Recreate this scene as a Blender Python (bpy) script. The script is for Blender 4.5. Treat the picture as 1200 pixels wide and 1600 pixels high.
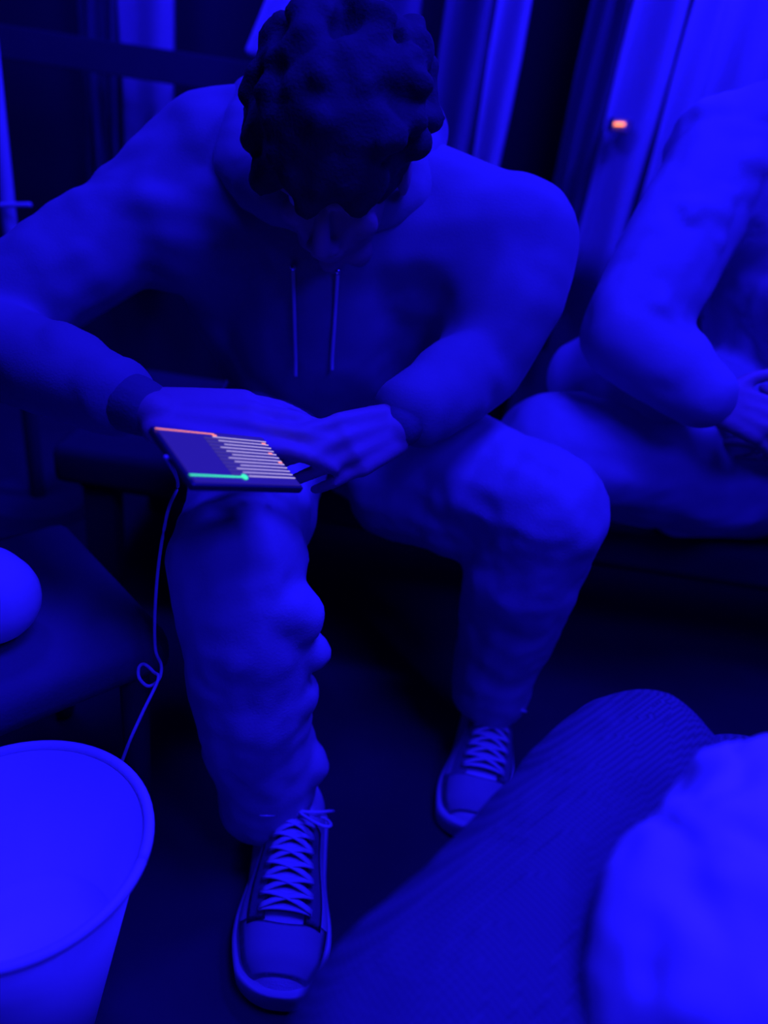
import bpy, bmesh, math, random
from mathutils import Vector as V, Matrix, Quaternion

random.seed(4)
sc = bpy.context.scene
for o in list(bpy.data.objects): bpy.data.objects.remove(o)
C = sc.collection

# ------------------------------------------------------------------ camera
PITCH = math.radians(28.6); ROLL = math.radians(8.7); F = 1155.0
CAM = V((0, 0, 1.0))
sp, cp = math.sin(PITCH), math.cos(PITCH)
U0 = V((0, sp, cp)); R0 = V((1, 0, 0)); FW = V((0, cp, -sp))
RC = math.cos(ROLL) * R0 + math.sin(ROLL) * U0
UC = -math.sin(ROLL) * R0 + math.cos(ROLL) * U0
cam_d = bpy.data.cameras.new('camera'); cam = bpy.data.objects.new('camera', cam_d); C.objects.link(cam)
m = Matrix((RC, UC, -FW)).transposed().to_4x4(); m.translation = CAM
cam.matrix_world = m
cam_d.sensor_fit = 'AUTO'; cam_d.sensor_width = 36; cam_d.lens = 36 * F / 1600
cam_d.clip_start = 0.02
cam_d.dof.use_dof = True; cam_d.dof.focus_distance = 0.85; cam_d.dof.aperture_fstop = 1.9
sc.camera = cam

# ------------------------------------------------------------------ world, lights, exposure
w = bpy.data.worlds.new('world'); sc.world = w; w.use_nodes = True
w.node_tree.nodes['Background'].inputs[0].default_value = (0.0, 0.0, 1.0, 1)
w.node_tree.nodes['Background'].inputs[1].default_value = 0.012
BLUE = (0.011, 0.006, 1.0)
def area(name, loc, target, size, power, sy=None):
    l = bpy.data.lights.new(name, 'AREA'); l.color = BLUE; l.energy = power; l.size = size
    if sy: l.shape = 'RECTANGLE'; l.size_y = sy
    o = bpy.data.objects.new(name, l); C.objects.link(o); o.location = loc
    o.rotation_euler = (V(target) - V(loc)).to_track_quat('-Z', 'Y').to_euler()
    o['kind'] = 'structure'
    return o
area('ceiling_light_main', (0.38, 0.50, 2.38), (0.2, 0.75, 0.4), 0.6, 44)
area('fill_light_front', (0.85, -0.35, 2.2), (0.1, 1.0, 0.6), 0.5, 20)  # added weak fill for the fronts of the figures, no fixture here
area('curtain_fill_right', (0.95, 1.72, 2.4), (0.75, 2.3, 1.1), 0.4, 62)  # added lamp that brightens the right-hand curtains, no known source
area('curtain_fill_left', (-0.9, 1.3, 2.35), (-0.5, 1.9, 1.0), 0.4, 24)  # added lamp aimed at the left white curtain to lift it, unseen source
sc.view_settings.view_transform = 'Standard'; sc.view_settings.look = 'None'
sc.view_settings.exposure = 0.0; sc.view_settings.gamma = 1.0
sc.view_settings.use_curve_mapping = False

# ------------------------------------------------------------------ helpers
def W(px, py, Y):
    """point of the room at distance Y whose place in the 1200x1600 frame is px, py"""
    d = FW + RC * ((px - 600) / F) - UC * ((py - 800) / F)
    return CAM + d * (Y / d.y)

def D(px, py, dep):
    d = FW + RC * ((px - 600) / F) - UC * ((py - 800) / F); return CAM + d * dep

def mat(name, col, rough=0.85, bump=0.0, scale=200, emit=None, weave=False, metallic=0.0, trans=0.0, var=0.0, sheen=0.0):
    m = bpy.data.materials.new(name); m.use_nodes = True
    nt = m.node_tree; b = nt.nodes['Principled BSDF']
    b.inputs['Base Color'].default_value = (*col, 1); b.inputs['Roughness'].default_value = rough
    b.inputs['Metallic'].default_value = metallic
    if sheen: b.inputs['Sheen Weight'].default_value = sheen
    if emit:
        b.inputs['Emission Color'].default_value = (*emit[0], 1); b.inputs['Emission Strength'].default_value = emit[1]
    tc = nt.nodes.new('ShaderNodeTexCoord')
    if var:
        n2 = nt.nodes.new('ShaderNodeTexNoise'); n2.inputs['Scale'].default_value = 9; n2.inputs['Detail'].default_value = 4
        nt.links.new(tc.outputs['Object'], n2.inputs['Vector'])
        mr = nt.nodes.new('ShaderNodeMapRange'); mr.inputs[3].default_value = 1 - var; mr.inputs[4].default_value = 1 + var
        nt.links.new(n2.outputs[0], mr.inputs[0])
        mx = nt.nodes.new('ShaderNodeVectorMath'); mx.operation = 'SCALE'; mx.inputs[0].default_value = col
        nt.links.new(mr.outputs[0], mx.inputs['Scale']); nt.links.new(mx.outputs[0], b.inputs['Base Color'])
    if bump:
        bp = nt.nodes.new('ShaderNodeBump'); bp.inputs['Strength'].default_value = bump; bp.inputs['Distance'].default_value = 0.002
        if weave:
            ck = nt.nodes.new('ShaderNodeTexChecker'); ck.inputs['Scale'].default_value = scale
            ck.inputs['Color1'].default_value = (*[c * 1.4 for c in col], 1); ck.inputs['Color2'].default_value = (*[c * 0.6 for c in col], 1)
            nt.links.new(tc.outputs['Object'], ck.inputs['Vector'])
            nt.links.new(ck.outputs['Fac'], bp.inputs['Height']); nt.links.new(ck.outputs['Color'], b.inputs['Base Color'])
        else:
            n = nt.nodes.new('ShaderNodeTexNoise'); n.inputs['Scale'].default_value = scale; n.inputs['Detail'].default_value = 3
            nt.links.new(tc.outputs['Object'], n.inputs['Vector']); nt.links.new(n.outputs[0], bp.inputs['Height'])
        nt.links.new(bp.outputs[0], b.inputs['Normal'])
    return m

M = {
 'floor': mat('dark_floor', (.045, .045, .05), .8, .3, 60, var=.25),
 'wall': mat('grey_wall', (.10, .10, .11), .9, .2, 80, var=.1),
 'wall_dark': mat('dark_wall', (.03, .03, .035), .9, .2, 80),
 'ceiling': mat('ceiling_paint', (.12, .12, .12), .9, .1, 80),
 'skin': mat('skin', (.42, .30, .32), .6, .15, 300, var=.06),
 'hair': mat('black_hair', (.035, .03, .04), .8, .6, 260),
 'hoodie': mat('hoodie_fleece', (.26, .26, .29), .95, .3, 420, var=.05, sheen=.15),
 'rib': mat('ribbed_knit', (.15, .15, .17), .95, .4, 300),
 'cord': mat('white_cord', (.75, .75, .78), .7, .2, 500),
 'metal': mat('eyelet_metal', (.8, .8, .8), .25, metallic=1),
 'trouser': mat('pale_trouser_cotton', (.52, .52, .56), .95, .3, 350, var=.05),
 'white_shirt': mat('white_jersey', (.48, .48, .52), .95, .25, 350, var=.04),
 'pale_trouser': mat('light_trousers', (.56, .56, .60), .95, .25, 350, var=.05),
 'mesh': mat('woven_mesh_fabric', (.155, .155, .18), .9, 1.0, 300, weave=True),
 'white_pad': mat('white_quilted_cloth', (.86, .86, .88), .9, .2, 300, var=.03),
 'shoe': mat('white_canvas', (.85, .85, .87), .8, .4, 500, var=.05),
 'shoe_panel': mat('grey_suede', (.42, .42, .46), .9, .4, 400),
 'sole': mat('rubber_sole', (.78, .78, .80), .6, .1, 200),
 'dark_cloth': mat('dark_cloth', (.05, .05, .06), .95, .4, 300, var=.2),
 'dark_dye': mat('charcoal_cloth', (.15, .15, .17), .95, .4, 300, var=.2),
 'paper': mat('white_paper_board', (.84, .84, .86), .6, .05, 200),
 'ball': mat('white_rubber', (.80, .80, .82), .6, .1, 90),
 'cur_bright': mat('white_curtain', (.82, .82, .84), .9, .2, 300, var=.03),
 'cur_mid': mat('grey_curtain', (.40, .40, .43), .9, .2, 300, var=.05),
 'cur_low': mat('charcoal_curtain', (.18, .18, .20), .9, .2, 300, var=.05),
 'pole': mat('white_enamel', (.7, .7, .72), .4),
 'phone': mat('black_phone_case', (.06, .06, .07), .3),
 'glass': mat('phone_glass', (.05, .05, .06), .12, emit=((.03, .015, .42), .6)),
 'row': mat('lit_text', (.1, .1, .1), .4, emit=((.62, .50, .80), .8)),
 'row_dim': mat('lit_text_dim', (.1, .1, .1), .4, emit=((.050, .034, .085), 0.8)),
 'orange': mat('lit_orange', (.1, .1, .1), .4, emit=((1.0, .25, .10), 1.2)),
 'green': mat('lit_green', (.1, .1, .1), .4, emit=((.05, .85, .30), 1.2)),
 'red_led': mat('red_led', (.3, .05, .03), .4, emit=((1.0, .22, .06), 3.0)),
 'eye': mat('eye_white', (.7, .7, .7), .2),
}

def link(name, me, material, parent=None, smooth=True):
    o = bpy.data.objects.new(name, me); C.objects.link(o)
    if material and not me.materials: me.materials.append(M[material])
    if smooth:
        for p in me.polygons: p.use_smooth = True
    if parent:
        o.parent = parent
        o.matrix_parent_inverse = Matrix.Translation(-parent.location) if parent.type == 'EMPTY' else Matrix()
    return o

def from_bm(name, bm, material, parent=None, smooth=True, bevel=0):
    bmesh.ops.recalc_face_normals(bm, faces=bm.faces[:])
    if bevel:
        bmesh.ops.bevel(bm, geom=bm.edges[:], offset=bevel, segments=2, affect='EDGES', profile=.6)
    me = bpy.data.meshes.new(name); bm.to_mesh(me); bm.free()
    return link(name, me, material, parent, smooth)

def thing(name, label, cat, loc=(0, 0, 0), group=None):
    o = bpy.data.objects.new(name, None); C.objects.link(o); o.location = loc; o.empty_display_size = .1
    return tag(o, label, cat, group)
def tag(o, label, cat, group=None):
    o['label'] = label; o['category'] = cat
    if group: o['group'] = group
    return o

def basis(d):
    d = d.normalized(); a = V((0, 0, 1)) if abs(d.z) < .9 else V((1, 0, 0))
    x = d.cross(a).normalized(); y = d.cross(x).normalized()
    return x, y, d

def add_cap(bm, a, ra, b, rb, n=14):
    a, b = V(a), V(b)
    if (b - a).length < 1e-4: b = a + V((0, 0, 1e-3))
    x, y, d = basis(b - a); rings = []
    for s, (c, r, sg) in enumerate(((a, ra, -1), (b, rb, 1))):
        ks = range(1, 5) if s == 0 else range(4, 0, -1)
        for k in ks:
            ang = math.pi / 2 * (k / 4)
            rr = r * math.sin(ang); off = sg * r * math.cos(ang)
            rings.append([bm.verts.new(c + d * off + (x * math.cos(t) + y * math.sin(t)) * rr) for t in [2 * math.pi * i / n for i in range(n)]])
    for q, r in zip(rings, rings[1:]):
        for i in range(n): bm.faces.new((q[i], q[(i + 1) % n], r[(i + 1) % n], r[i]))
    v0 = bm.verts.new(a - d * ra); v1 = bm.verts.new(b + d * rb)
    for i in range(n):
        bm.faces.new((v0, rings[0][(i + 1) % n], rings[0][i])); bm.faces.new((v1, rings[-1][i], rings[-1][(i + 1) % n]))

def add_ell(bm, c, r, axes=None, n=20):
    mx = Matrix.Diagonal((r[0], r[1], r[2], 1))
    rot = Matrix((axes[0], axes[1], axes[2])).transposed().to_4x4() if axes else Matrix()
    bmesh.ops.create_uvsphere(bm, u_segments=n, v_segments=n // 2 + 2, radius=1, matrix=Matrix.Translation(V(c)) @ rot @ mx)

def add_box(bm, c, s, rot=None):
    mx = Matrix.Translation(V(c)) @ (rot.to_4x4() if rot else Matrix()) @ Matrix.Diagonal((s[0], s[1], s[2], 1))
    bmesh.ops.create_cube(bm, size=1, matrix=mx)

def chain(bm, pts):
    """pts: (point, radius) joined by tapering rounds"""
    for (a, ra), (b, rb) in zip(pts, pts[1:]): add_cap(bm, a, ra, b, rb)

def blob(name, bm, material, parent=None, voxel=.007, smooth=6, disp=(), seed=0):
    """closed overlapping volumes fused into one continuous skin, with folds"""
    bmesh.ops.recalc_face_normals(bm, faces=bm.faces[:])
    me = bpy.data.meshes.new('t'); bm.to_mesh(me); bm.free()
    t = bpy.data.objects.new('t', me); C.objects.link(t)
    r = t.modifiers.new('r', 'REMESH'); r.mode = 'VOXEL'; r.voxel_size = voxel
    s = t.modifiers.new('s', 'SMOOTH'); s.factor = .5; s.iterations = smooth
    for k, (typ, size, strength) in enumerate(disp):
        tx = bpy.data.textures.new('folds', typ)
        tx.noise_scale = size
        if typ == 'CLOUDS': tx.noise_depth = 2
        if typ == 'MARBLE': tx.turbulence = 9; tx.marble_type = 'SHARP' if k else 'SOFT'
        d = t.modifiers.new('d', 'DISPLACE'); d.texture = tx; d.strength = strength; d.mid_level = .5; d.texture_coords = 'LOCAL'
    if disp:
        s2 = t.modifiers.new('s2', 'SMOOTH'); s2.factor = .5; s2.iterations = 3
    dg = bpy.context.evaluated_depsgraph_get(); dg.update()
    out = bpy.data.meshes.new_from_object(t.evaluated_get(dg)); out.name = name
    bpy.data.objects.remove(t)
    return link(name, out, material, parent)

def tube(name, pts, r, material, parent=None, n=8, sub=6, flat=1.0):
    """smooth tube through points"""
    P = [V(p) for p in pts]; Q = []
    for i in range(len(P) - 1):
        p0 = P[max(i - 1, 0)]; p1 = P[i]; p2 = P[i + 1]; p3 = P[min(i + 2, len(P) - 1)]
        for k in range(sub):
            t = k / sub
            Q.append(.5 * ((2 * p1) + (-p0 + p2) * t + (2 * p0 - 5 * p1 + 4 * p2 - p3) * t * t + (-p0 + 3 * p1 - 3 * p2 + p3) * t ** 3))
    Q.append(P[-1])
    bm = bmesh.new(); add_tube(bm, Q, r, n, flat)
    return from_bm(name, bm, material, parent)

def add_tube(bm, Q, r, n=8, flat=1.0, up=None):
    rings = []; ref = up or V((0.13, .2, 1))
    for i, q in enumerate(Q):
        d = (Q[min(i + 1, len(Q) - 1)] - Q[max(i - 1, 0)]).normalized()
        x = d.cross(ref)
        if x.length < .05: x = d.cross(V((1, 0, 0)))
        x.normalize(); y = d.cross(x).normalized()
        rings.append([bm.verts.new(q + x * math.cos(t) * r + y * math.sin(t) * r * flat) for t in [2 * math.pi * k / n for k in range(n)]])
    for a, b in zip(rings, rings[1:]):
        for i in range(n): bm.faces.new((a[i], a[(i + 1) % n], b[(i + 1) % n], b[i]))
    bm.faces.new(rings[0]); bm.faces.new(rings[-1])

# ------------------------------------------------------------------ room shell
def slab(name, lo, hi, material):
    bm = bmesh.new(); lo, hi = V(lo), V(hi); add_box(bm, (lo + hi) / 2, hi - lo)
    o = from_bm(name, bm, material, smooth=False); o['kind'] = 'structure'; return o
slab('floor', (-2.2, -1.2, -.05), (2.2, 2.75, 0), 'floor')
slab('ceiling', (-2.2, -1.2, 2.5), (2.2, 2.75, 2.55), 'ceiling')
BY = 2.45
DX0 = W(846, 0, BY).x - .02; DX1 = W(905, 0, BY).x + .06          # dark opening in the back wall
slab('wall_back_left', (-2.2, BY, 0), (DX0, BY + .1, 2.5), 'wall_dark')
slab('wall_back_right', (DX1, BY, 0), (2.2, BY + .1, 2.5), 'wall')
slab('wall_back_over_opening', (DX0, BY, 2.15), (DX1, BY + .1, 2.5), 'wall')
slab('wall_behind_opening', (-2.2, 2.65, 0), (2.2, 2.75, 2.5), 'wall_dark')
slab('wall_left', (-2.25, -1.2, 0), (-2.2, 2.75, 2.5), 'wall_dark')
slab('wall_right', (2.2, -1.2, 0), (2.25, 2.75, 2.5), 'wall')
slab('wall_front', (-2.2, -1.25, 0), (2.2, -1.2, 2.5), 'wall_dark')
slab('baseboard_back', (DX1, BY - .015, 0), (2.2, BY, .09), 'wall')

# ------------------------------------------------------------------ curtains on the back wall
def curtain(label, x0, x1, z0, z1, Y, folds, amp, material, skew=0.0, taper=1.0):
    bm = bmesh.new(); nu = max(24, folds * 12); nv = 16; g = []
    for j in range(nv + 1):
        v = j / nv; z = z0 + (z1 - z0) * v; row = []
        for i in range(nu + 1):
            u = i / nu; cx = (x0 + x1) / 2; wd = (x1 - x0) * (taper + (1 - taper) * v)
            x = cx + (u - .5) * wd + skew * (1 - v) + .004 * math.sin(9 * z + 4 * u)
            y = Y + amp * math.sin(u * folds * 2 * math.pi + .35 * math.sin(3 * z)) + amp * .35 * math.sin(u * folds * 5.1 + z)
            row.append(bm.verts.new((x, y, z)))
        g.append(row)
    for j in range(nv):
        for i in range(nu): bm.faces.new((g[j][i], g[j][i + 1], g[j + 1][i + 1], g[j + 1][i]))
    bmesh.ops.solidify(bm, geom=bm.faces[:], thickness=.004)
    o = from_bm('curtain', bm, material); tag(o, label, 'curtain', 'curtains along the back wall'); return o
CY = 2.3
X = lambda px, py: W(px, py, CY).x
zb = lambda px, py: W(px, py, CY).z
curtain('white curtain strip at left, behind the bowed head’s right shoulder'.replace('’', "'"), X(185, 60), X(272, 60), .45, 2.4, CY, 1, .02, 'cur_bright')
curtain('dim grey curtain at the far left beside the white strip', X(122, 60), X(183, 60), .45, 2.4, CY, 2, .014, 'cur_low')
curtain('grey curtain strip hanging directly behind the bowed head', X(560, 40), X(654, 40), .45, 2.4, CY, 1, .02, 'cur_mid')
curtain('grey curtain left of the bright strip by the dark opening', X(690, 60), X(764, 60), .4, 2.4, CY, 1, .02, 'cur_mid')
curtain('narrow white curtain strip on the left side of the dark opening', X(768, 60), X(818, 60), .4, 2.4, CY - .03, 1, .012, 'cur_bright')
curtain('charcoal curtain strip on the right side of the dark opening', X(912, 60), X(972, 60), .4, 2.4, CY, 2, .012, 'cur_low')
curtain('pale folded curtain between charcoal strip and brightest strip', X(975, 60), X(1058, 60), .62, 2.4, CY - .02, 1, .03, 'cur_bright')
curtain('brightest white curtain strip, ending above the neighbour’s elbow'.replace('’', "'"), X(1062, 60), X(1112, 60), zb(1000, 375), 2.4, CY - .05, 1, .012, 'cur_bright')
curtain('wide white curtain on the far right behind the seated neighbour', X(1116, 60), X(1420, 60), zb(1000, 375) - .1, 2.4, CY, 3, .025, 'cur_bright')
bm = bmesh.new(); add_cap(bm, (-2.15, CY, 2.43), .014, (2.15, CY, 2.43), .014)
tag(from_bm('curtain_rail', bm, 'dark_cloth'), 'dark curtain rail above the curtains, just below the ceiling', 'curtain rail')
# swag crossing diagonally, upper left
bm = bmesh.new()
a0, a1 = W(490, -60, 1.9), W(405, 82, 1.9)
a2 = V((a0.x + .16, 2.20, 2.42))
for k in range(5):
    o_ = V((.016 * (k - 2), -.006 * abs(k - 2), 0)); add_cap(bm, a0 + o_ * 1.4, .016, a1 + o_ * .6, .011); add_cap(bm, a0 + o_ * 1.4, .016, a2 + o_ * 1.4, .014)
tag(blob('sash', bm, 'cur_bright', voxel=.005, smooth=4), 'white sash hanging slantwise beside the top of the bowed head', 'sash')
bm = bmesh.new()
add_box(bm, (W(200, 105, 2.15) + W(330, 105, 2.15)) / 2 - V((.1, 0, 0)), (1.15, .05, .075))
for sx in (-.55, .35):
    c = (W(200, 105, 2.15) + W(330, 105, 2.15)) / 2; add_box(bm, (c.x - .1 + sx, c.y, c.z / 2), (.05, .05, c.z))
tag(from_bm('wooden_rail', bm, 'dark_cloth', smooth=False, bevel=.004), 'dark horizontal rail standing before the left white curtain strip', 'rail')

# red indicator on a little box
led = thing('indicator_box', 'small black box with a glowing red light against the curtain', 'indicator', W(968, 196, 2.22))
bm = bmesh.new(); add_box(bm, W(968, 196, 2.252), (.05, .075, .03)); from_bm('housing', bm, 'cur_low', led, False, .003)
bm = bmesh.new(); p = W(968, 194, 2.21); add_cap(bm, p - V((.011, 0, .001)), .0035, p + V((.011, 0, .0015)), .0035); from_bm('light', bm, 'red_led', led)

# pole stand at far left
st = thing('pole_stand', 'thin white pole stand with a short crossbar at the left edge', 'stand', (W(5, 300, 1.6).x, 1.6, 0))
px_ = W(10, 300, 1.6)
pz = W(25, 392, 1.6).z
bm = bmesh.new(); add_cap(bm, (px_.x, 1.6, pz), .015, (px_.x, 1.6, 1.02), .014); from_bm('pole', bm, 'pole', st)
bm = bmesh.new(); add_cap(bm, (px_.x, 1.6, .03), .018, (px_.x, 1.6, pz), .018); tag_l = from_bm('lower_pole', bm, 'dark_cloth', st); tag_l['label'] = 'black lower tube'
bm = bmesh.new(); add_cap(bm, W(-70, 322, 1.57), .005, W(46, 320, 1.57), .005); from_bm('crossbar', bm, 'pole', st)
bm = bmesh.new(); bmesh.ops.create_cone(bm, cap_ends=True, segments=32, radius1=.14, radius2=.12, depth=.025, matrix=Matrix.Translation((px_.x, 1.6, .0125))); from_bm('base', bm, 'dark_cloth', st, False)

# ------------------------------------------------------------------ bench
bench = thing('padded_bench', 'low dark padded bench that both figures sit on', 'bench', (.25, 1.3, 0))
bm = bmesh.new(); add_box(bm, (.30, 1.50, .311), (1.9, .50, .08)); from_bm('seat', bm, 'dark_cloth', bench, True, .02)
bm = bmesh.new(); add_box(bm, (.30, 1.52, .262), (1.84, .44, .04)); from_bm('apron', bm, 'dark_cloth', bench, False, .003)
for sx in (-.58, 1.18):
    for sy in (1.32, 1.68):
        bm = bmesh.new(); add_box(bm, (sx, sy, .125), (.06, .06, .25)); from_bm('leg', bm, 'dark_cloth', bench, False, .003)

# ------------------------------------------------------------------ hand builder
def hand(bm, wrist, fwd, back, thumb_side, curls, thumb_dir=None, s=1.0, spread=.12):
    fwd = fwd.normalized(); lat = thumb_side - thumb_side.dot(fwd) * fwd; lat.normalize()
    nb = fwd.cross(lat); nb = nb if nb.dot(back) > 0 else -nb
    mcp = []
    for k, (l, f) in enumerate(((.030, .086), (.010, .090), (-.010, .086), (-.028, .078))):
        p = wrist + (fwd * f + lat * l + nb * (.004 if k in (1, 2) else 0)) * s; mcp.append(p)
        add_cap(bm, wrist + lat * l * .65 * s, .0145 * s, p, .0115 * s)
    lens = ((.043, .026, .022), (.048, .030, .023), (.044, .028, .022), (.034, .021, .019))
    for k in range(4):
        p = mcp[k]; ang = 0; d0 = (fwd + lat * spread * (1.3 - k) * .6).normalized()
        for j in range(3):
            ang += curls[k][j]; d = d0 * math.cos(ang) - nb * math.sin(ang)
            q = p + d * lens[k][j] * s; r = (.0092, .0084, .0076, .0066)
            add_cap(bm, p, r[j] * s * (1 if k < 3 else .88), q, r[j + 1] * s * (1 if k < 3 else .88)); p = q
    b = wrist + (fwd * .022 + lat * .022 - nb * .004) * s
    td = (thumb_dir or (fwd * .65 + lat * .7 - nb * .3)).normalized()
    q = b + td * .045 * s; add_cap(bm, b, .0155 * s, q, .0115 * s)
    td2 = (td * .85 + fwd * .4 - nb * .15).normalized(); q2 = q + td2 * .034 * s; add_cap(bm, q, .011 * s, q2, .0095 * s)
    q3 = q2 + (td2 + fwd * .3 - nb * .2).normalized() * .026 * s; add_cap(bm, q2, .0098 * s, q3, .0078 * s)
    return mcp

def head_shapes(bm, c, f, u, s=1.0):
    """skull, jaw, nose, lips, ears round centre c, face along f, crown along u"""
    f = f.normalized(); u = (u - u.dot(f) * f).normalized(); r = f.cross(u)
    L = lambda a, b, d: c + (r * a + f * b + u * d) * s
    add_ell(bm, L(0, -.012, .03), (.074 * s, .094 * s, .088 * s), (r, f, u))
    add_ell(bm, L(0, .022, -.035), (.058 * s, .064 * s, .075 * s), (r, f, u))
    add_cap(bm, L(-.03, .048, -.088), .020 * s, L(.03, .048, -.088), .020 * s)
    add_cap(bm, L(0, .062, -.095), .019 * s, L(0, .055, -.085), .02 * s)
    add_cap(bm, L(0, .084, .008), .0085 * s, L(0, .103, -.030), .0115 * s)
    for q in (-1, 1):
        add_ell(bm, L(q * .012, .094, -.036), (.009 * s, .010 * s, .008 * s), (r, f, u))
        add_cap(bm, L(q * .014, .082, .022), .008 * s, L(q * .048, .068, .022), .007 * s)
        add_ell(bm, L(q * .040, .060, -.025), (.018 * s, .016 * s, .018 * s), (r, f, u))
        add_ell(bm, L(q * .076, -.004, -.008), (.008 * s, .018 * s, .031 * s), (r, f, u))
    add_ell(bm, L(0, .083, -.056), (.023 * s, .008 * s, .005 * s), (r, f, u)); add_ell(bm, L(0, .081, -.067), (.021 * s, .008 * s, .006 * s), (r, f, u))
    return L

def eyes(L, parent):
    for q in (-1, 1):
        bm = bmesh.new(); bmesh.ops.create_uvsphere(bm, u_segments=14, v_segments=10, radius=.0125, matrix=Matrix.Translation(L(q * .031, .066, .006)))
        from_bm('eye', bm, 'eye', parent)

# ------------------------------------------------------------------ shoe builder (built in a local frame, placed by matrix)
def shoe(parent, origin, fwd, roll_deg=0, pitch_deg=0, L=.285, side=1, wide=1.08):
    fwd = V((fwd[0], fwd[1], 0)).normalized(); rt = V((fwd.y, -fwd.x, 0)); up = V((0, 0, 1))
    mx = Matrix((rt, fwd, up)).transposed().to_4x4(); mx.translation = V(origin)
    mx = mx @ Matrix.Rotation(math.radians(pitch_deg), 4, 'X') @ Matrix.Rotation(math.radians(roll_deg), 4, 'Y')
    import bisect
    HW = [(0, .028), (.06, .033), (.25, .036), (.45, .040), (.68, .051), (.82, .048), (.90, .042), (1, .036)]
    def lerp(tab, t):
        def lin(q):
            q = min(max(q, 0), 1)
            for (a, va), (b, vb) in zip(tab, tab[1:]):
                if q <= b: return va + (vb - va) * (q - a) / (b - a)
        wn = min(.07, t, 1 - t) if 0 < t < 1 else 0
        e = 1
        if tab is HW:
            if t > .88: e = math.sqrt(max(0, 1 - ((t - .88) / .12) ** 2))
            if t < .08: e = math.sqrt(max(0, 1 - ((.08 - t) / .08) ** 2))
            e = max(e, .04) * wide
        return sum(lin(t + wn * k / 3) for k in range(-3, 4)) / 7 * e
    HW = [(0, .028), (.06, .033), (.25, .036), (.45, .040), (.68, .051), (.82, .048), (.90, .042), (1, .036)]
    HT = [(0, .070), (.05, .092), (.25, .100), (.38, .104), (.55, .084), (.75, .056), (.88, .046), (.96, .034), (1, .014)]
    OFF = [(0, 0), (.5, 0), (.8, -.006 * side), (1, -.012 * side)]
    def surf(t, xx, lift=0):
        w_ = lerp(HW, t); h = lerp(HT, t); k = min(abs(xx), .999)
        z = .022 + h * (1 - k ** 2.3) ** (1 / 2.3)
        return mx @ V((lerp(OFF, t) + xx * w_, (t - .32) * L, z + lift))
    N = 48; K = 24; T = lambda i: (1 - math.cos(math.pi * i / N)) / 2
    bm = bmesh.new(); rings = []
    for i in range(N + 1):
        t = T(i); w_ = lerp(HW, t); h = lerp(HT, t); ring = []
        for k in range(K + 1):
            a = math.pi * k / K; cx = -math.cos(a); cz = math.sin(a)
            x = math.copysign(abs(cx) ** .9, cx) * w_; z = h * cz ** .85
            ring.append(bm.verts.new(mx @ V((lerp(OFF, t) + x, (t - .32) * L, .02 + z))))
        rings.append(ring)
    for a, b in zip(rings, rings[1:]):
        for k in range(K): bm.faces.new((a[k], a[k + 1], b[k + 1], b[k]))
        bm.faces.new((a[0], b[0], b[K], a[K]))
    bm.faces.new(rings[0]); bm.faces.new(rings[-1])
    up_ = from_bm('sneaker', bm, 'shoe', parent)
    # sole
    bm = bmesh.new(); lo = []; hi = []; lo2 = []
    pts = [(T(i), 1) for i in range(N + 1)] + [(T(i), -1) for i in range(N, -1, -1)]
    for t, s_ in pts:
        w_ = lerp(HW, t) + .005; y = (t - .32) * L * 1.0 + .006 * (2 * t - 1); o_ = lerp(OFF, t)
        lift = .010 * max(0, (t - .8) / .2) ** 2
        lo.append(bm.verts.new(mx @ V((o_ + s_ * w_ * .95, y, lift)))); hi.append(bm.verts.new(mx @ V((o_ + s_ * w_, y, .026 + lift)))); lo2.append(bm.verts.new(mx @ V((o_ + s_ * (w_ - .004), y, .031 + lift))))
    n = len(lo)
    for a, b in ((lo, hi), (hi, lo2)):
        for i in range(n): bm.faces.new((a[i], a[(i + 1) % n], b[(i + 1) % n], b[i]))
    bm.faces.new(lo); bm.faces.new(lo2)
    from_bm('sole', bm, 'sole', up_)
    # toe cap overlay and eyestays
    def patch(name, t0, t1, x0, x1, lift, material, nt=14, nx=14, shape=None):
        bm = bmesh.new(); g = []
        for i in range(nt + 1):
            row = []
            for j in range(nx + 1):
                t = t0 + (t1 - t0) * i / nt; xx = x0 + (x1 - x0) * j / nx
                if shape: t, xx = shape(t, xx, i / nt, j / nx)
                row.append(bm.verts.new(surf(t, xx, lift)))
            g.append(row)
        for i in range(nt):
            for j in range(nx): bm.faces.new((g[i][j], g[i][j + 1], g[i + 1][j + 1], g[i + 1][j]))
        bmesh.ops.solidify(bm, geom=bm.faces[:], thickness=.003)
        return from_bm(name, bm, material, up_)
    patch('toe_cap', .78, .96, -.95, .95, .0025, 'sole', shape=lambda t, xx, a, b: (t - .05 * (1 - a) * abs(2 * b - 1) ** 2, xx))
    patch('tongue', .22, .74, -.38, .38, .004, 'shoe_panel')
    for q in (-1, 1): patch('eyestay', .34, .77, q * .42, q * .80, .004, 'shoe_panel', nx=5)
    # laces
    bm = bmesh.new(); rows = 7
    for k in range(rows):
        t = .38 + .35 * k / (rows - 1); wx = .56
        Q = [surf(t, -wx + 2 * wx * j / 10, .009) for j in range(11)]; add_tube(bm, Q, .0058, 8, .35)
        if k < rows - 1:
            t2 = t + .35 / (rows - 1)
            for q in (-1, 1):
                Q = [surf(t + (t2 - t) * j / 10, q * (-wx + 2 * wx * j / 10), .011 + .003 * math.sin(math.pi * j / 10)) for j in range(11)]
                add_tube(bm, Q, .0050, 8, .4)
    from_bm('laces', bm, 'cord', up_)
    bm = bmesh.new(); kn = surf(.36, 0, .018)
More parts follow.
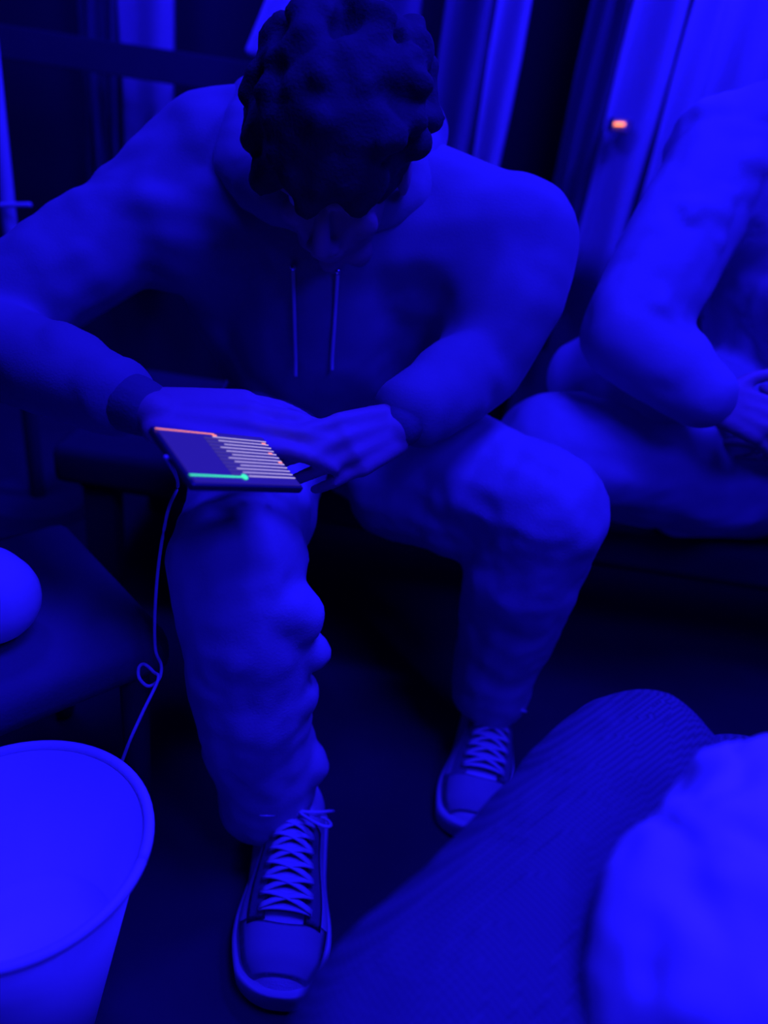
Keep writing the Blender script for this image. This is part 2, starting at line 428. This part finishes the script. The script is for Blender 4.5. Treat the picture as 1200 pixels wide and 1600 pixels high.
    for q, (lx, ly, lz) in zip((1, -1, 1, -1), ((.055, .012, .004), (-.048, .02, .006), (.070, .0, .018), (-.05, -.02, .0))):
        pts = []
        e = (mx.to_3x3() @ V((lx, ly, lz)))
        side_ = (mx.to_3x3() @ V((0, .016, .012)))
        if abs(lx) < .06 and ly > 0:
            for j in range(17):
                a = j / 16; pts.append(kn + e * math.sin(math.pi * a) + side_ * math.sin(2 * math.pi * a))
        else:
            for j in range(9):
                a = j / 8; pts.append(kn + e * a + side_ * math.sin(math.pi * a) * .8 - V((0, 0, .015)) * a * a)
        add_tube(bm, pts, .0030, 6, .6)
    add_ell(bm, kn, (.009, .007, .006))
    from_bm('lace_bow', bm, 'cord', up_)
    return up_

# ------------------------------------------------------------------ person with the phone
per = thing('person', 'person in a hoodie bent over a lit phone, white laced sneakers', 'person', (-.12, 1.15, 0))
HEADC = W(530, 250, 1.0)
pel = V((W(500, 640, 1.2).x, 1.27, .50)); chest = W(510, 400, 1.14); neck = W(520, 260, 1.12)
shR = W(225, 345, 1.12); shL = W(805, 375, 1.12)
elR = W(-50, 525, .96); wrR = D(250, 648, .80)
elL = W(745, 560, 1.02); wrL = D(612, 672, .90)
hipR = pel + V((-.08, -.05, -.02)); hipL = pel + V((.09, -.05, -.02))
knR = W(366, 880, .725); anR = W(432, 1290, .725)
knL = W(850, 800, .93); anL = W(765, 1105, .985)
bm = bmesh.new()
chain(bm, [(pel, .12), ((pel + chest) / 2, .11), (chest, .12), (neck, .055)])
chain(bm, [(neck, .052), (HEADC + V((0, .02, -.03)), .055)])
face_f = (W(420, 720, .78) - HEADC); face_f = (face_f.normalized() + V((0, -.35, 0))).normalized()
LH = head_shapes(bm, HEADC, face_f, V((0, -.25, 1)), 1.08)
for sh, el, wr in ((shR, elR, wrR), (shL, elL, wrL)):
    chain(bm, [(chest + (sh - chest) * .3 + V((0, 0, .02)), .06), (sh, .048), (el, .038), (el + (wr - el) * .35, .038), (wr, .025)])
for hp, kn, an in ((hipR, knR, anR), (hipL, knL, anL)):
    chain(bm, [(hp, .085), (kn, .055), (kn + (an - kn) * .3, .052), (an, .036)])
    add_cap(bm, an, .03, an + V((0, -.10, -.045)), .022)
# hands: phone frame first
BL, BR_, TR = D(308, 757, .64), D(476, 762, .75), D(415, 686, .784)
ex = (BR_ - BL).normalized(); ey = (TR - BR_); ey = (ey - ey.dot(ex) * ex).normalized(); ez = ex.cross(ey)
if ez.z < 0: ez = -ez
PW, PH = (BR_ - BL).length + .004, (TR - BR_).length + .004
PC = BR_ - ex * PW / 2 + ey * PH / 2
# right hand (image left) comes from behind-left over the phone's top edge
hand(bm, wrR, (D(455, 664, .815) - wrR), V((0, -.3, 1)), D(300, 720, .76) - D(300, 640, .80),
     ((.10, .25, .25), (.10, .25, .25), (.12, .25, .2), (.15, .3, .2)), thumb_dir=D(400, 720, .75) - D(330, 690, .80), spread=0.02, s=1.12)
# left hand grips the right end from beyond
hand(bm, wrL, (D(500, 715, .80) - wrL), V((.35, -.1, .8)), D(560, 620, .86) - D(560, 700, .84),
     ((.35, .6, .4), (.45, .7, .4), (.55, .7, .4), (.6, .8, .5)), thumb_dir=D(520, 700, .80) - D(575, 660, .86))
body = blob('body', bm, 'skin', per, voxel=.0042, smooth=3)
eyes(LH, body)
# hair: tousled cap
bm = bmesh.new(); rr = random.Random(2)
HL = LH
f_ = face_f.normalized(); u_ = (V((0, -.25, 1)) - V((0, -.25, 1)).dot(f_) * f_).normalized(); r_ = f_.cross(u_)
add_ell(bm, HL(0, -.022, .035), (.094, .112, .102), (r_, f_, u_))
add_ell(bm, HL(0, .03, .085), (.082, .062, .05), (r_, f_, u_)); add_ell(bm, HL(0, .068, .060), (.066, .034, .045), (r_, f_, u_))
for k in range(110):
    a = rr.uniform(0, 2 * math.pi); b = rr.uniform(-.15, 1.3)
    p = HL(.088 * math.cos(a) * math.cos(b), -.022 + .105 * math.sin(a) * math.cos(b), .035 + .10 * math.sin(b))
    q = p + (p - HL(0, -.02, .02)).normalized() * .008 + V((rr.uniform(-.010, .010), rr.uniform(-.010, .010), rr.uniform(-.008, .005)))
    add_cap(bm, p, .020, q, .018, 8)
blob('hair', bm, 'hair', per, voxel=.006, smooth=2, disp=(('CLOUDS', .03, .012),))
# hoodie
bm = bmesh.new()
low = pel + V((-.01, -.05, .09))
chain(bm, [(low, .15), ((low + chest) / 2 + V((0, -.02, 0)), .150), (chest + V((0, .0, -.01)), .145)])
chain(bm, [(low + V((-.09, 0, .03)), .10), (chest + V((-.12, .01, 0)), .115)])
chain(bm, [(low + V((.09, 0, .03)), .10), (chest + V((.13, .01, 0)), .115)])
chain(bm, [(W(455, 190, 1.19), .06), (W(330, 245, 1.17), .085), (shR, .085)])
for sh in (shR, shL):
    chain(bm, [(neck + V((0, .04, -.01)), .085), (sh + V((0, .01, 0)), .078)])
    chain(bm, [(chest, .11), (sh, .09)])
chain(bm, [(shR, .085), (elR, .068), (elR + (wrR - elR) * .5, .060), (elR + (wrR - elR) * .80, .048)])
chain(bm, [(shL, .090), ((shL + elL) / 2 + V((.01, 0, 0)), .088), (elL, .068), (elL + (wrL - elL) * .45, .056), (elL + (wrL - elL) * .78, .046)])
hood = blob('hoodie', bm, 'hoodie', per, voxel=.008, smooth=8, disp=(('CLOUDS', .14, .026), ('MARBLE', .14, .006)))
# hood gathered round the neck
bm = bmesh.new(); ring = []
hc = neck + V((-.005, -.0, .0))
for k in range(17):
    a = 2 * math.pi * k / 16
    p = hc + V((.125 * math.cos(a), .02 + .10 * math.sin(a), .03 + .045 * math.sin(a)))
    if math.sin(a) < -.2: p += V((0, -.015, -.03))
    ring.append((p, .036 + .018 * max(0, math.sin(a))))
chain(bm, ring)
chain(bm, [(hc + V((-.12, .06, .06)), .04), (hc + V((0, .13, .10)), .055), (hc + V((.12, .06, .06)), .04)])
blob('hood', bm, 'hoodie', hood, voxel=.007, smooth=6, disp=(('CLOUDS', .08, .02),))
# cuffs
for el, wr, r0 in ((elR, wrR, .040), (elL, wrL, .038)):
    bm = bmesh.new(); d = wr - el; add_cap(bm, el + d * .80, r0 * .95, el + d * .94, r0 * .80)
    blob('cuff', bm, 'rib', hood, voxel=.004, smooth=3)
# hem band
bm = bmesh.new()
for k in range(21):
    a = math.pi + math.pi * k / 20
    p = low + V((.185 * math.cos(a), .02 + .145 * math.sin(a), -.085)); 
    if k: add_cap(bm, pp, .026, p, .026)
    pp = p
blob('hem_band', bm, 'rib', hood, voxel=.006, smooth=4)
# eyelets and drawstrings
for (px0, py0, px1, py1, yy) in ((458, 418, 462, 588, 1.0), (528, 424, 519, 578, 1.0)):
    def onfront(px, py):
        dg = bpy.context.evaluated_depsgraph_get()
        d = (W(px, py, 1.0) - CAM).normalized()
        ok, loc, nrm, idx = hood.ray_cast(hood.matrix_world.inverted() @ CAM, hood.matrix_world.inverted().to_3x3() @ d)
        return (hood.matrix_world @ loc - d * .006) if ok else W(px, py, .97)
    bpy.context.view_layer.update()
    a = onfront(px0, py0); b = onfront(px1, min(py1, 560)); b2 = W(px1, py1, b.y)
    bm = bmesh.new(); bmesh.ops.create_uvsphere(bm, u_segments=12, v_segments=8, radius=.005, matrix=Matrix.Translation(a)); from_bm('eyelet', bm, 'metal', hood)
    mid = [onfront(px0 + (px1 - px0) * t, py0 + (min(py1, 560) - py0) * t) for t in (.33, .66)]
    tube('drawstring', [a] + mid + [b, b2], .0026, 'cord', hood)
# trousers: loose, crumpled towards the hems
bm = bmesh.new()
chain(bm, [(pel + V((-.06, 0, 0)), .13), (pel + V((.06, 0, 0)), .13)])
chain(bm, [(hipR, .115), ((hipR + knR) / 2 + V((0, 0, .0)), .098), (knR + V((0, .02, 0)), .082)])
seg = [(366, 872, .735, .080), (370, 930, .73, .080), (384, 985, .722, .080), (385, 1040, .722, .077), (396, 1095, .724, .077), (400, 1140, .727, .073), (412, 1190, .732, .074), (418, 1245, .737, .068)]
chain(bm, [(W(a, b, c), r) for a, b, c, r in seg])
add_cap(bm, W(440, 950, .71), .040, W(462, 965, .715), .034); add_cap(bm, W(450, 1000, .72), .030, W(488, 1018, .73), .020); add_cap(bm, W(440, 1075, .72), .038, W(458, 1085, .72), .034); add_cap(bm, W(450, 1185, .73), .036, W(478, 1195, .73), .030)
trR = None
chain(bm, [(hipL, .115), ((hipL + knL) / 2, .105), (knL, .088)])
seg = [(850, 805, .93, .088), (815, 890, .95, .088), (797, 960, .965, .080), (780, 1020, .975, .074), (768, 1070, .985, .072)]
chain(bm, [(W(a, b, c), r) for a, b, c, r in seg])
add_cap(bm, W(620, 770, 1.08), .080, W(800, 825, .96), .07)
blob('trousers', bm, 'trouser', per, voxel=.0065, smooth=4, disp=(('CLOUDS', .09, .020), ('MARBLE', .10, .004)))
shoe(per, V((W(440, 1345, .69).x + .014, .700, 0)), (.03, -1), side=1, L=.285, wide=1.22)
shoe(per, V((W(765, 1150, .96).x, .985, 0)), (-.12, -1), side=-1, L=.285, wide=1.22)

# ------------------------------------------------------------------ phone
ph = thing('phone', 'lit phone held sideways in both hands above the knee', 'phone', PC)
rotm = Matrix((ex, ey, ez)).transposed()
def pbox(name, cx, cy, cz, sx, sy, sz, material, parent, bevel=0):
    bm = bmesh.new(); add_box(bm, PC + ex * cx + ey * cy + ez * cz, (sx, sy, sz), rotm)
    return from_bm(name, bm, material, parent, False, bevel)
pbox('case', 0, 0, -.0045, PW, PH, .008, 'phone', ph, .0025)
scr = pbox('screen', 0, 0, 0, PW - .008, PH - .006, .0012, 'glass', ph)
bm = bmesh.new()
for k in range(12):
    y = .030 - k * .0052; x0 = -.005 + (k % 3) * .004; x1 = .066
    add_box(bm, PC + ex * (x0 + x1) / 2 + ey * y + ez * .001, (x1 - x0, .0011, .0006), rotm)
from_bm('text_rows', bm, 'row', scr, False)
bm = bmesh.new()
for k in range(11):
    y = .0275 - k * .0052; add_box(bm, PC + ex * (.022) + ey * y + ez * .0009, (.078, .0034, .0004), rotm)
from_bm('dim_rows', bm, 'row_dim', scr, False)
pbox('notification_bar', -.035, PH / 2 - .006, .001, .068, .0009, .0006, 'orange', scr)
for (x, y) in ((.060, .026), (.058, .010), (.062, -.004), (-.002, .032)): pbox('orange_mark', x, y, .0014, .005, .0022, .0004, 'orange', scr)
bm = bmesh.new(); add_box(bm, PC + ex * -.037 + ey * -.029 + ez * .001, (.062, .0016, .0006), rotm)
bmesh.ops.create_cone(bm, cap_ends=True, segments=20, radius1=.0035, radius2=.0035, depth=.001, matrix=Matrix.Translation(PC + ex * -.004 + ey * -.029 + ez * .0013) @ rotm.to_4x4())
from_bm('green_button', bm, 'green', scr, False)

# charging cable
tag(tube('cable', [PC - ex * (PW / 2 + .004) + ez * -.004, W(278, 756, .735), W(262, 800, .70), W(248, 880, .69), W(242, 960, .685), W(243, 1015, .68),
                   W(252, 1040, .66), W(248, 1062, .64), W(232, 1072, .63), W(218, 1060, .63), W(217, 1043, .64), W(226, 1038, .65), W(240, 1050, .645), W(247, 1062, .63),
                   W(222, 1115, .60), W(196, 1175, .585), W(170, 1260, .60), V((-.30, .66, .03)), V((-.34, .74, .006))], .0019, 'cord', sub=8),
    'thin white cable looping down from the phone to behind the bucket', 'cable')

# ------------------------------------------------------------------ dark stool with white ball
def rbox(name, corners, z0, z1, material, parent, bevel):
    bm = bmesh.new(); a = [bm.verts.new((x, y, z0)) for x, y in corners]; b = [bm.verts.new((x, y, z1)) for x, y in corners]
    n = len(a)
    for i in range(n): bm.faces.new((a[i], a[(i + 1) % n], b[(i + 1) % n], b[i]))
    bm.faces.new(a); bm.faces.new(b)
    return from_bm(name, bm, material, parent, True, bevel)
sA = V((-.245, .745)); sB = V((-.43, .545)); n_ = V((-(sA - sB).y, (sA - sB).x)).normalized()
e_ = (sA - sB).normalized()
c0, c1 = sB - e_ * .12, sA; c2, c3 = c1 + n_ * .34, c0 + n_ * .34
stool = thing('low_stool', 'dark cloth-covered low stool left of the lit knee', 'stool', ((c0.x + c2.x) / 2, (c0.y + c2.y) / 2, 0))
rbox('cushion', [tuple(c0), tuple(c1), tuple(c2), tuple(c3)], .31, .37, 'dark_dye', stool, .02)
for c in (c0, c1, c2, c3):
    cc = V(c) + ((c0 + c2) / 2 - V(c)) * .2
    bm = bmesh.new(); add_cap(bm, (cc.x, cc.y, .018), .017, (cc.x, cc.y, .315), .02); from_bm('leg', bm, 'dark_cloth', stool)
bc = W(-22, 930, .69)
bm = bmesh.new(); add_ell(bm, (bc.x, bc.y, .37 + .058), (.062, .058, .058)); add_ell(bm, (bc.x - .012, bc.y + .01, .37 + .06), (.06, .055, .055))
tag(blob('ball', bm, 'ball', voxel=.004, smooth=6), 'white ball on the dark stool at the left edge', 'ball')

# ------------------------------------------------------------------ bucket
RZ = .34
rimc = W(28, 1322, .1)      # direction only
d = (W(24, 1312, 1.0) - CAM); rimc = CAM + d * ((RZ - 1.0) / d.z)
dr = (W(233, 1282, 1.0) - CAM); rp = CAM + dr * ((RZ - 1.0) / dr.z)
RR = (rp - rimc).length
bk = thing('bucket', 'white paper bucket with rolled rim in the lower left corner', 'bucket', (rimc.x, rimc.y, 0))
def lathe(name, prof, material, parent, c, n=72):
    bm = bmesh.new(); rings = []
    for r, z in prof: rings.append([bm.verts.new((c.x + r * math.cos(2 * math.pi * k / n), c.y + r * math.sin(2 * math.pi * k / n), z)) for k in range(n)])
    for a, b in zip(rings, rings[1:]):
        for i in range(n): bm.faces.new((a[i], a[(i + 1) % n], b[(i + 1) % n], b[i]))
    bm.faces.new(rings[0]); bm.faces.new(rings[-1])
    return from_bm(name, bm, material, parent)
rb = RR * .43
lathe('wall', [(rb, 0), (rb + .002, .004), (RR - .004, RZ - .006), (RR - .007, RZ - .006), (rb + (RR - rb) * .5 - .004, RZ * .5), (rb + (RR - rb) * .5 - .016, RZ * .5 - .008)], 'paper', bk, rimc)
bm = bmesh.new(); Q = [rimc + V((RR * math.cos(a), RR * math.sin(a), 0)) for a in [2 * math.pi * k / 72 for k in range(73)]]
Q = [V((q.x, q.y, RZ - .004)) for q in Q]; add_tube(bm, Q, .0055, 10); from_bm('rim', bm, 'paper', bk)
# overlap seam of the board, inside
sa = math.atan2((W(88, 1475, 1.0) - CAM).y, 1)
ds = (W(90, 1478, 1.0) - CAM); s_ = CAM + ds * ((RZ - 1.0) / ds.z); sa = math.atan2(s_.y - rimc.y, s_.x - rimc.x)
bm = bmesh.new(); g = []
for j in range(9):
    t = j / 8; z = RZ * .5 + (RZ - .008 - RZ * .5) * t; r = rb + (RR - rb) * (.5 + .5 * t) - .0085
    g.append([bm.verts.new((rimc.x + (r + q[1]) * math.cos(sa + q[0]), rimc.y + (r + q[1]) * math.sin(sa + q[0]), z)) for q in ((0, 0), (.10, 0), (.10, .002), (0, .002))])
for a, b in zip(g, g[1:]):
    for i in range(4): bm.faces.new((a[i], a[(i + 1) % 4], b[(i + 1) % 4], b[i]))
from_bm('seam', bm, 'paper', bk, False)

# ------------------------------------------------------------------ neighbour on the right
nb = thing('person', 'person in a white top sitting cross-legged at the right edge, head outside the frame', 'person', (.85, 1.4, 0))
pel2 = V((W(1230, 800, 1.42).x, 1.42, .51)); ch2 = W(1240, 400, 1.36); nk2 = W(1310, 90, 1.34); hd2 = W(1390, -110, 1.27)
shN = W(1130, 250, 1.30); shF = W(1420, 220, 1.40); elN = W(985, 520, 1.14); wrN = W(1110, 625, 1.07)
elF = W(1420, 540, 1.3); wrF = W(1290, 700, 1.12)
knN = W(865, 700, 1.17); anN = W(1085, 800, 1.27); knF = W(1420, 790, 1.22); anF = W(1150, 790, 1.40)
bm = bmesh.new()
chain(bm, [(pel2, .12), (ch2, .12), (nk2, .055), (hd2, .055)])
hf2 = V((-.8, -.6, -.35)); LH2 = head_shapes(bm, hd2, hf2, V((0, 0, 1)), 1.05)
for sh, el, wr in ((shN, elN, wrN), (shF, elF, wrF)): chain(bm, [(ch2 + (sh - ch2) * .4, .06), (sh, .048), (el, .038), (el + (wr - el) * .4, .037), (wr, .025)])
chain(bm, [(pel2 + V((-.06, -.08, 0)), .085), (knN, .055), (anN, .035), (anN + V((.09, .03, -.0)), .025)])
chain(bm, [(pel2 + V((.06, .05, 0)), .085), (knF, .055), (anF, .035), (anF + V((-.09, .03, -.0)), .025)])
hand(bm, wrN, V((.75, -.12, -.15)), V((0, -.3, 1)), V((0, .6, .8)), ((.3, .5, .3), (.4, .5, .3), (.4, .6, .3), (.5, .6, .4)), thumb_dir=V((.6, .3, .4)))
hand(bm, wrF, V((-.75, -.1, .05)), V((0, -.5, .8)), V((0, .4, .9)), ((.4, .5, .4), (.5, .5, .4), (.5, .6, .4), (.5, .6, .4)))
b2 = blob('body', bm, 'skin', nb, voxel=.005, smooth=3); eyes(LH2, b2)
bm = bmesh.new(); add_ell(bm, LH2(0, -.03, .05), (.088, .10, .085)); blob('hair', bm, 'hair', nb, voxel=.007, smooth=3, disp=(('CLOUDS', .03, .015),))
bm = bmesh.new()
chain(bm, [(pel2 + V((-.03, -.02, .06)), .165), ((pel2 + ch2) / 2 + V((-.02, -.03, 0)), .17), (ch2, .16)]); chain(bm, [(ch2, .16), (nk2 - V((0, 0, .06)), .075)])
for sh in (shN, shF): chain(bm, [(ch2, .13), (sh, .092)]); chain(bm, [(nk2 - V((0, 0, .06)), .075), (sh, .085)])
chain(bm, [(shN, .09), ((shN + elN) / 2, .086), (elN, .073), (elN + (wrN - elN) * .55, .062), (elN + (wrN - elN) * .9, .05)])
chain(bm, [(shF, .09), (elF, .07), (elF + (wrF - elF) * .85, .05)])
chain(bm, [(pel2 + V((-.10, -.1, .05)), .13), (W(1010, 620, 1.24), .10), (W(925, 590, 1.27), .075)])
blob('shirt', bm, 'white_shirt', nb, voxel=.008, smooth=8, disp=(('CLOUDS', .12, .03), ('MARBLE', .12, .014)))
bm = bmesh.new()
chain(bm, [(pel2 + V((-.05, -.08, -.01)), .125), ((pel2 + knN) / 2 + V((0, -.06, .0)), .125), (knN, .098), ((knN + anN) / 2 + V((0, 0, .01)), .080), (anN + V((0, 0, .02)), .066)])
chain(bm, [(pel2 + V((.05, .04, -.01)), .125), ((pel2 + knF) / 2, .105), (knF, .088), ((knF + anF) / 2, .075), (anF + V((0, 0, .03)), .06)])
blob('trousers', bm, 'pale_trouser', nb, voxel=.008, smooth=6, disp=(('CLOUDS', .09, .024),))
shoe(nb, V((anN.x + .03, anN.y + .04, .36)), (1, .35), side=1, L=.27)
shoe(nb, V((anF.x, anF.y + .08, .36)), (-1, .25), side=-1, L=.27)

# ------------------------------------------------------------------ foreground figure: dark mesh-clad leg
fg = thing('person', 'person in dark woven mesh trousers, bent knee filling the lower right', 'person', (.05, -.2, 0))
pelF = V((.03, -.14, .48)); kn1 = D(1000, 1208, .70); an1 = V((.36, .58, .08)); th1 = D(655, 1760, .43); kn2 = V((-.45, -.02, .47)); an2 = V((-.52, .02, .08))
bm = bmesh.new()
chF = V((.10, -.36, .92)); hdF = V((.10, -.34, 1.28))
chain(bm, [(pelF, .12), (pelF + (chF - pelF) * .5, .11), (chF, .12), (V((.1, -.36, 1.12)), .055), (hdF, .055)])
LH3 = head_shapes(bm, hdF, V((0, 1, -.3)), V((0, 0, 1)), 1.05)
for q in (-1, 1):
    chain(bm, [(chF, .09), (chF + V((q * .17, 0, .10)), .048), (chF + V((q * .24, -.02, -.16)), .038), (chF + V((q * .22, .06, -.38)), .025)])
    hand(bm, chF + V((q * .22, .06, -.38)), V((-q * .15, .5, -.6)), V((q, 0, 0)), V((0, 1, .3)), ((.3, .3, .2),) * 4)
chain(bm, [(pelF + V((.08, .02, 0)), .085), (th1, .07), (kn1, .055), (an1, .036), (an1 + V((.0, .1, -.045)), .024)])
chain(bm, [(pelF + V((-.08, .02, 0)), .085), (kn2, .055), (an2, .036), (an2 + V((-.03, .1, -.045)), .024)])
b3 = blob('body', bm, 'skin', fg, voxel=.006, smooth=3); eyes(LH3, b3)
bm = bmesh.new(); add_ell(bm, LH3(0, -.03, .05), (.088, .10, .085)); blob('hair', bm, 'hair', fg, voxel=.007, smooth=3, disp=(('CLOUDS', .03, .015),))
bm = bmesh.new()
chain(bm, [(pelF + V((-.05, 0, 0)), .14), (pelF + V((.05, 0, 0)), .14)])
chain(bm, [(pelF + V((.08, .02, 0)), .125), (th1, .100), (kn1, .082), ((kn1 + an1) / 2, .085), (an1 + V((0, 0, .04)), .075)])
chain(bm, [(pelF + V((-.08, .02, 0)), .115), (kn2, .088), ((kn2 + an2) / 2, .080), (an2 + V((0, 0, .04)), .07)])
chain(bm, [(th1 + V((.06, 0, -.01)), .10), (D(1010, 1420, .58), .08), (D(1150, 1250, .72), .068)])
blob('mesh_trousers', bm, 'mesh', fg, voxel=.008, smooth=8, disp=(('CLOUDS', .12, .02),))
bm = bmesh.new()
chain(bm, [(pelF + V((0, -.02, .10)), .15), (chF, .15)]); chain(bm, [(chF + V((-.15, 0, .1)), .075), (chF + V((.15, 0, .1)), .075)])
for q in (-1, 1): chain(bm, [(chF + V((q * .17, 0, .10)), .07), (chF + V((q * .24, -.02, -.16)), .058), (chF + V((q * .22, .055, -.34)), .045)])
blob('shirt', bm, 'dark_cloth', fg, voxel=.009, smooth=6, disp=(('CLOUDS', .1, .02),))
shoe(fg, V((an1.x, an1.y + .02, 0)), (.1, 1), side=-1, L=.27); shoe(fg, V((an2.x, an2.y + .02, 0)), (-.2, 1), side=1, L=.27)
fs = thing('round_stool', 'dark round stool under the person in mesh trousers', 'stool', (pelF.x, pelF.y - .04, 0))
lathe('seat', [(.17, .24), (.18, .25), (.18, .315), (.17, .328)], 'dark_cloth', fs, V((pelF.x, pelF.y - .04, 0)), 40)
lathe('base', [(.12, 0), (.12, .02), (.03, .03), (.03, .24)], 'dark_cloth', fs, V((pelF.x, pelF.y - .04, 0)), 32)

# ------------------------------------------------------------------ crumpled white jacket on the near thigh
bm = bmesh.new()
chain(bm, [(D(1180, 1290, .50) + V((0, 0, .008)), .055), (D(1110, 1420, .46) + V((0, 0, .008)), .066), (D(1080, 1560, .43) + V((0, 0, .008)), .062)])
chain(bm, [(D(1260, 1350, .50), .075), (D(1230, 1500, .45), .08), (D(1200, 1680, .41), .08)])
chain(bm, [(D(1080, 1350, .50), .035), (D(1000, 1560, .46), .036), (D(1000, 1700, .42), .04)])
tag(blob('jacket', bm, 'white_pad', voxel=.005, smooth=10, disp=(('CLOUDS', .08, .026), ('MARBLE', .09, .016))), 'crumpled white jacket lying on the near thigh at lower right', 'jacket')
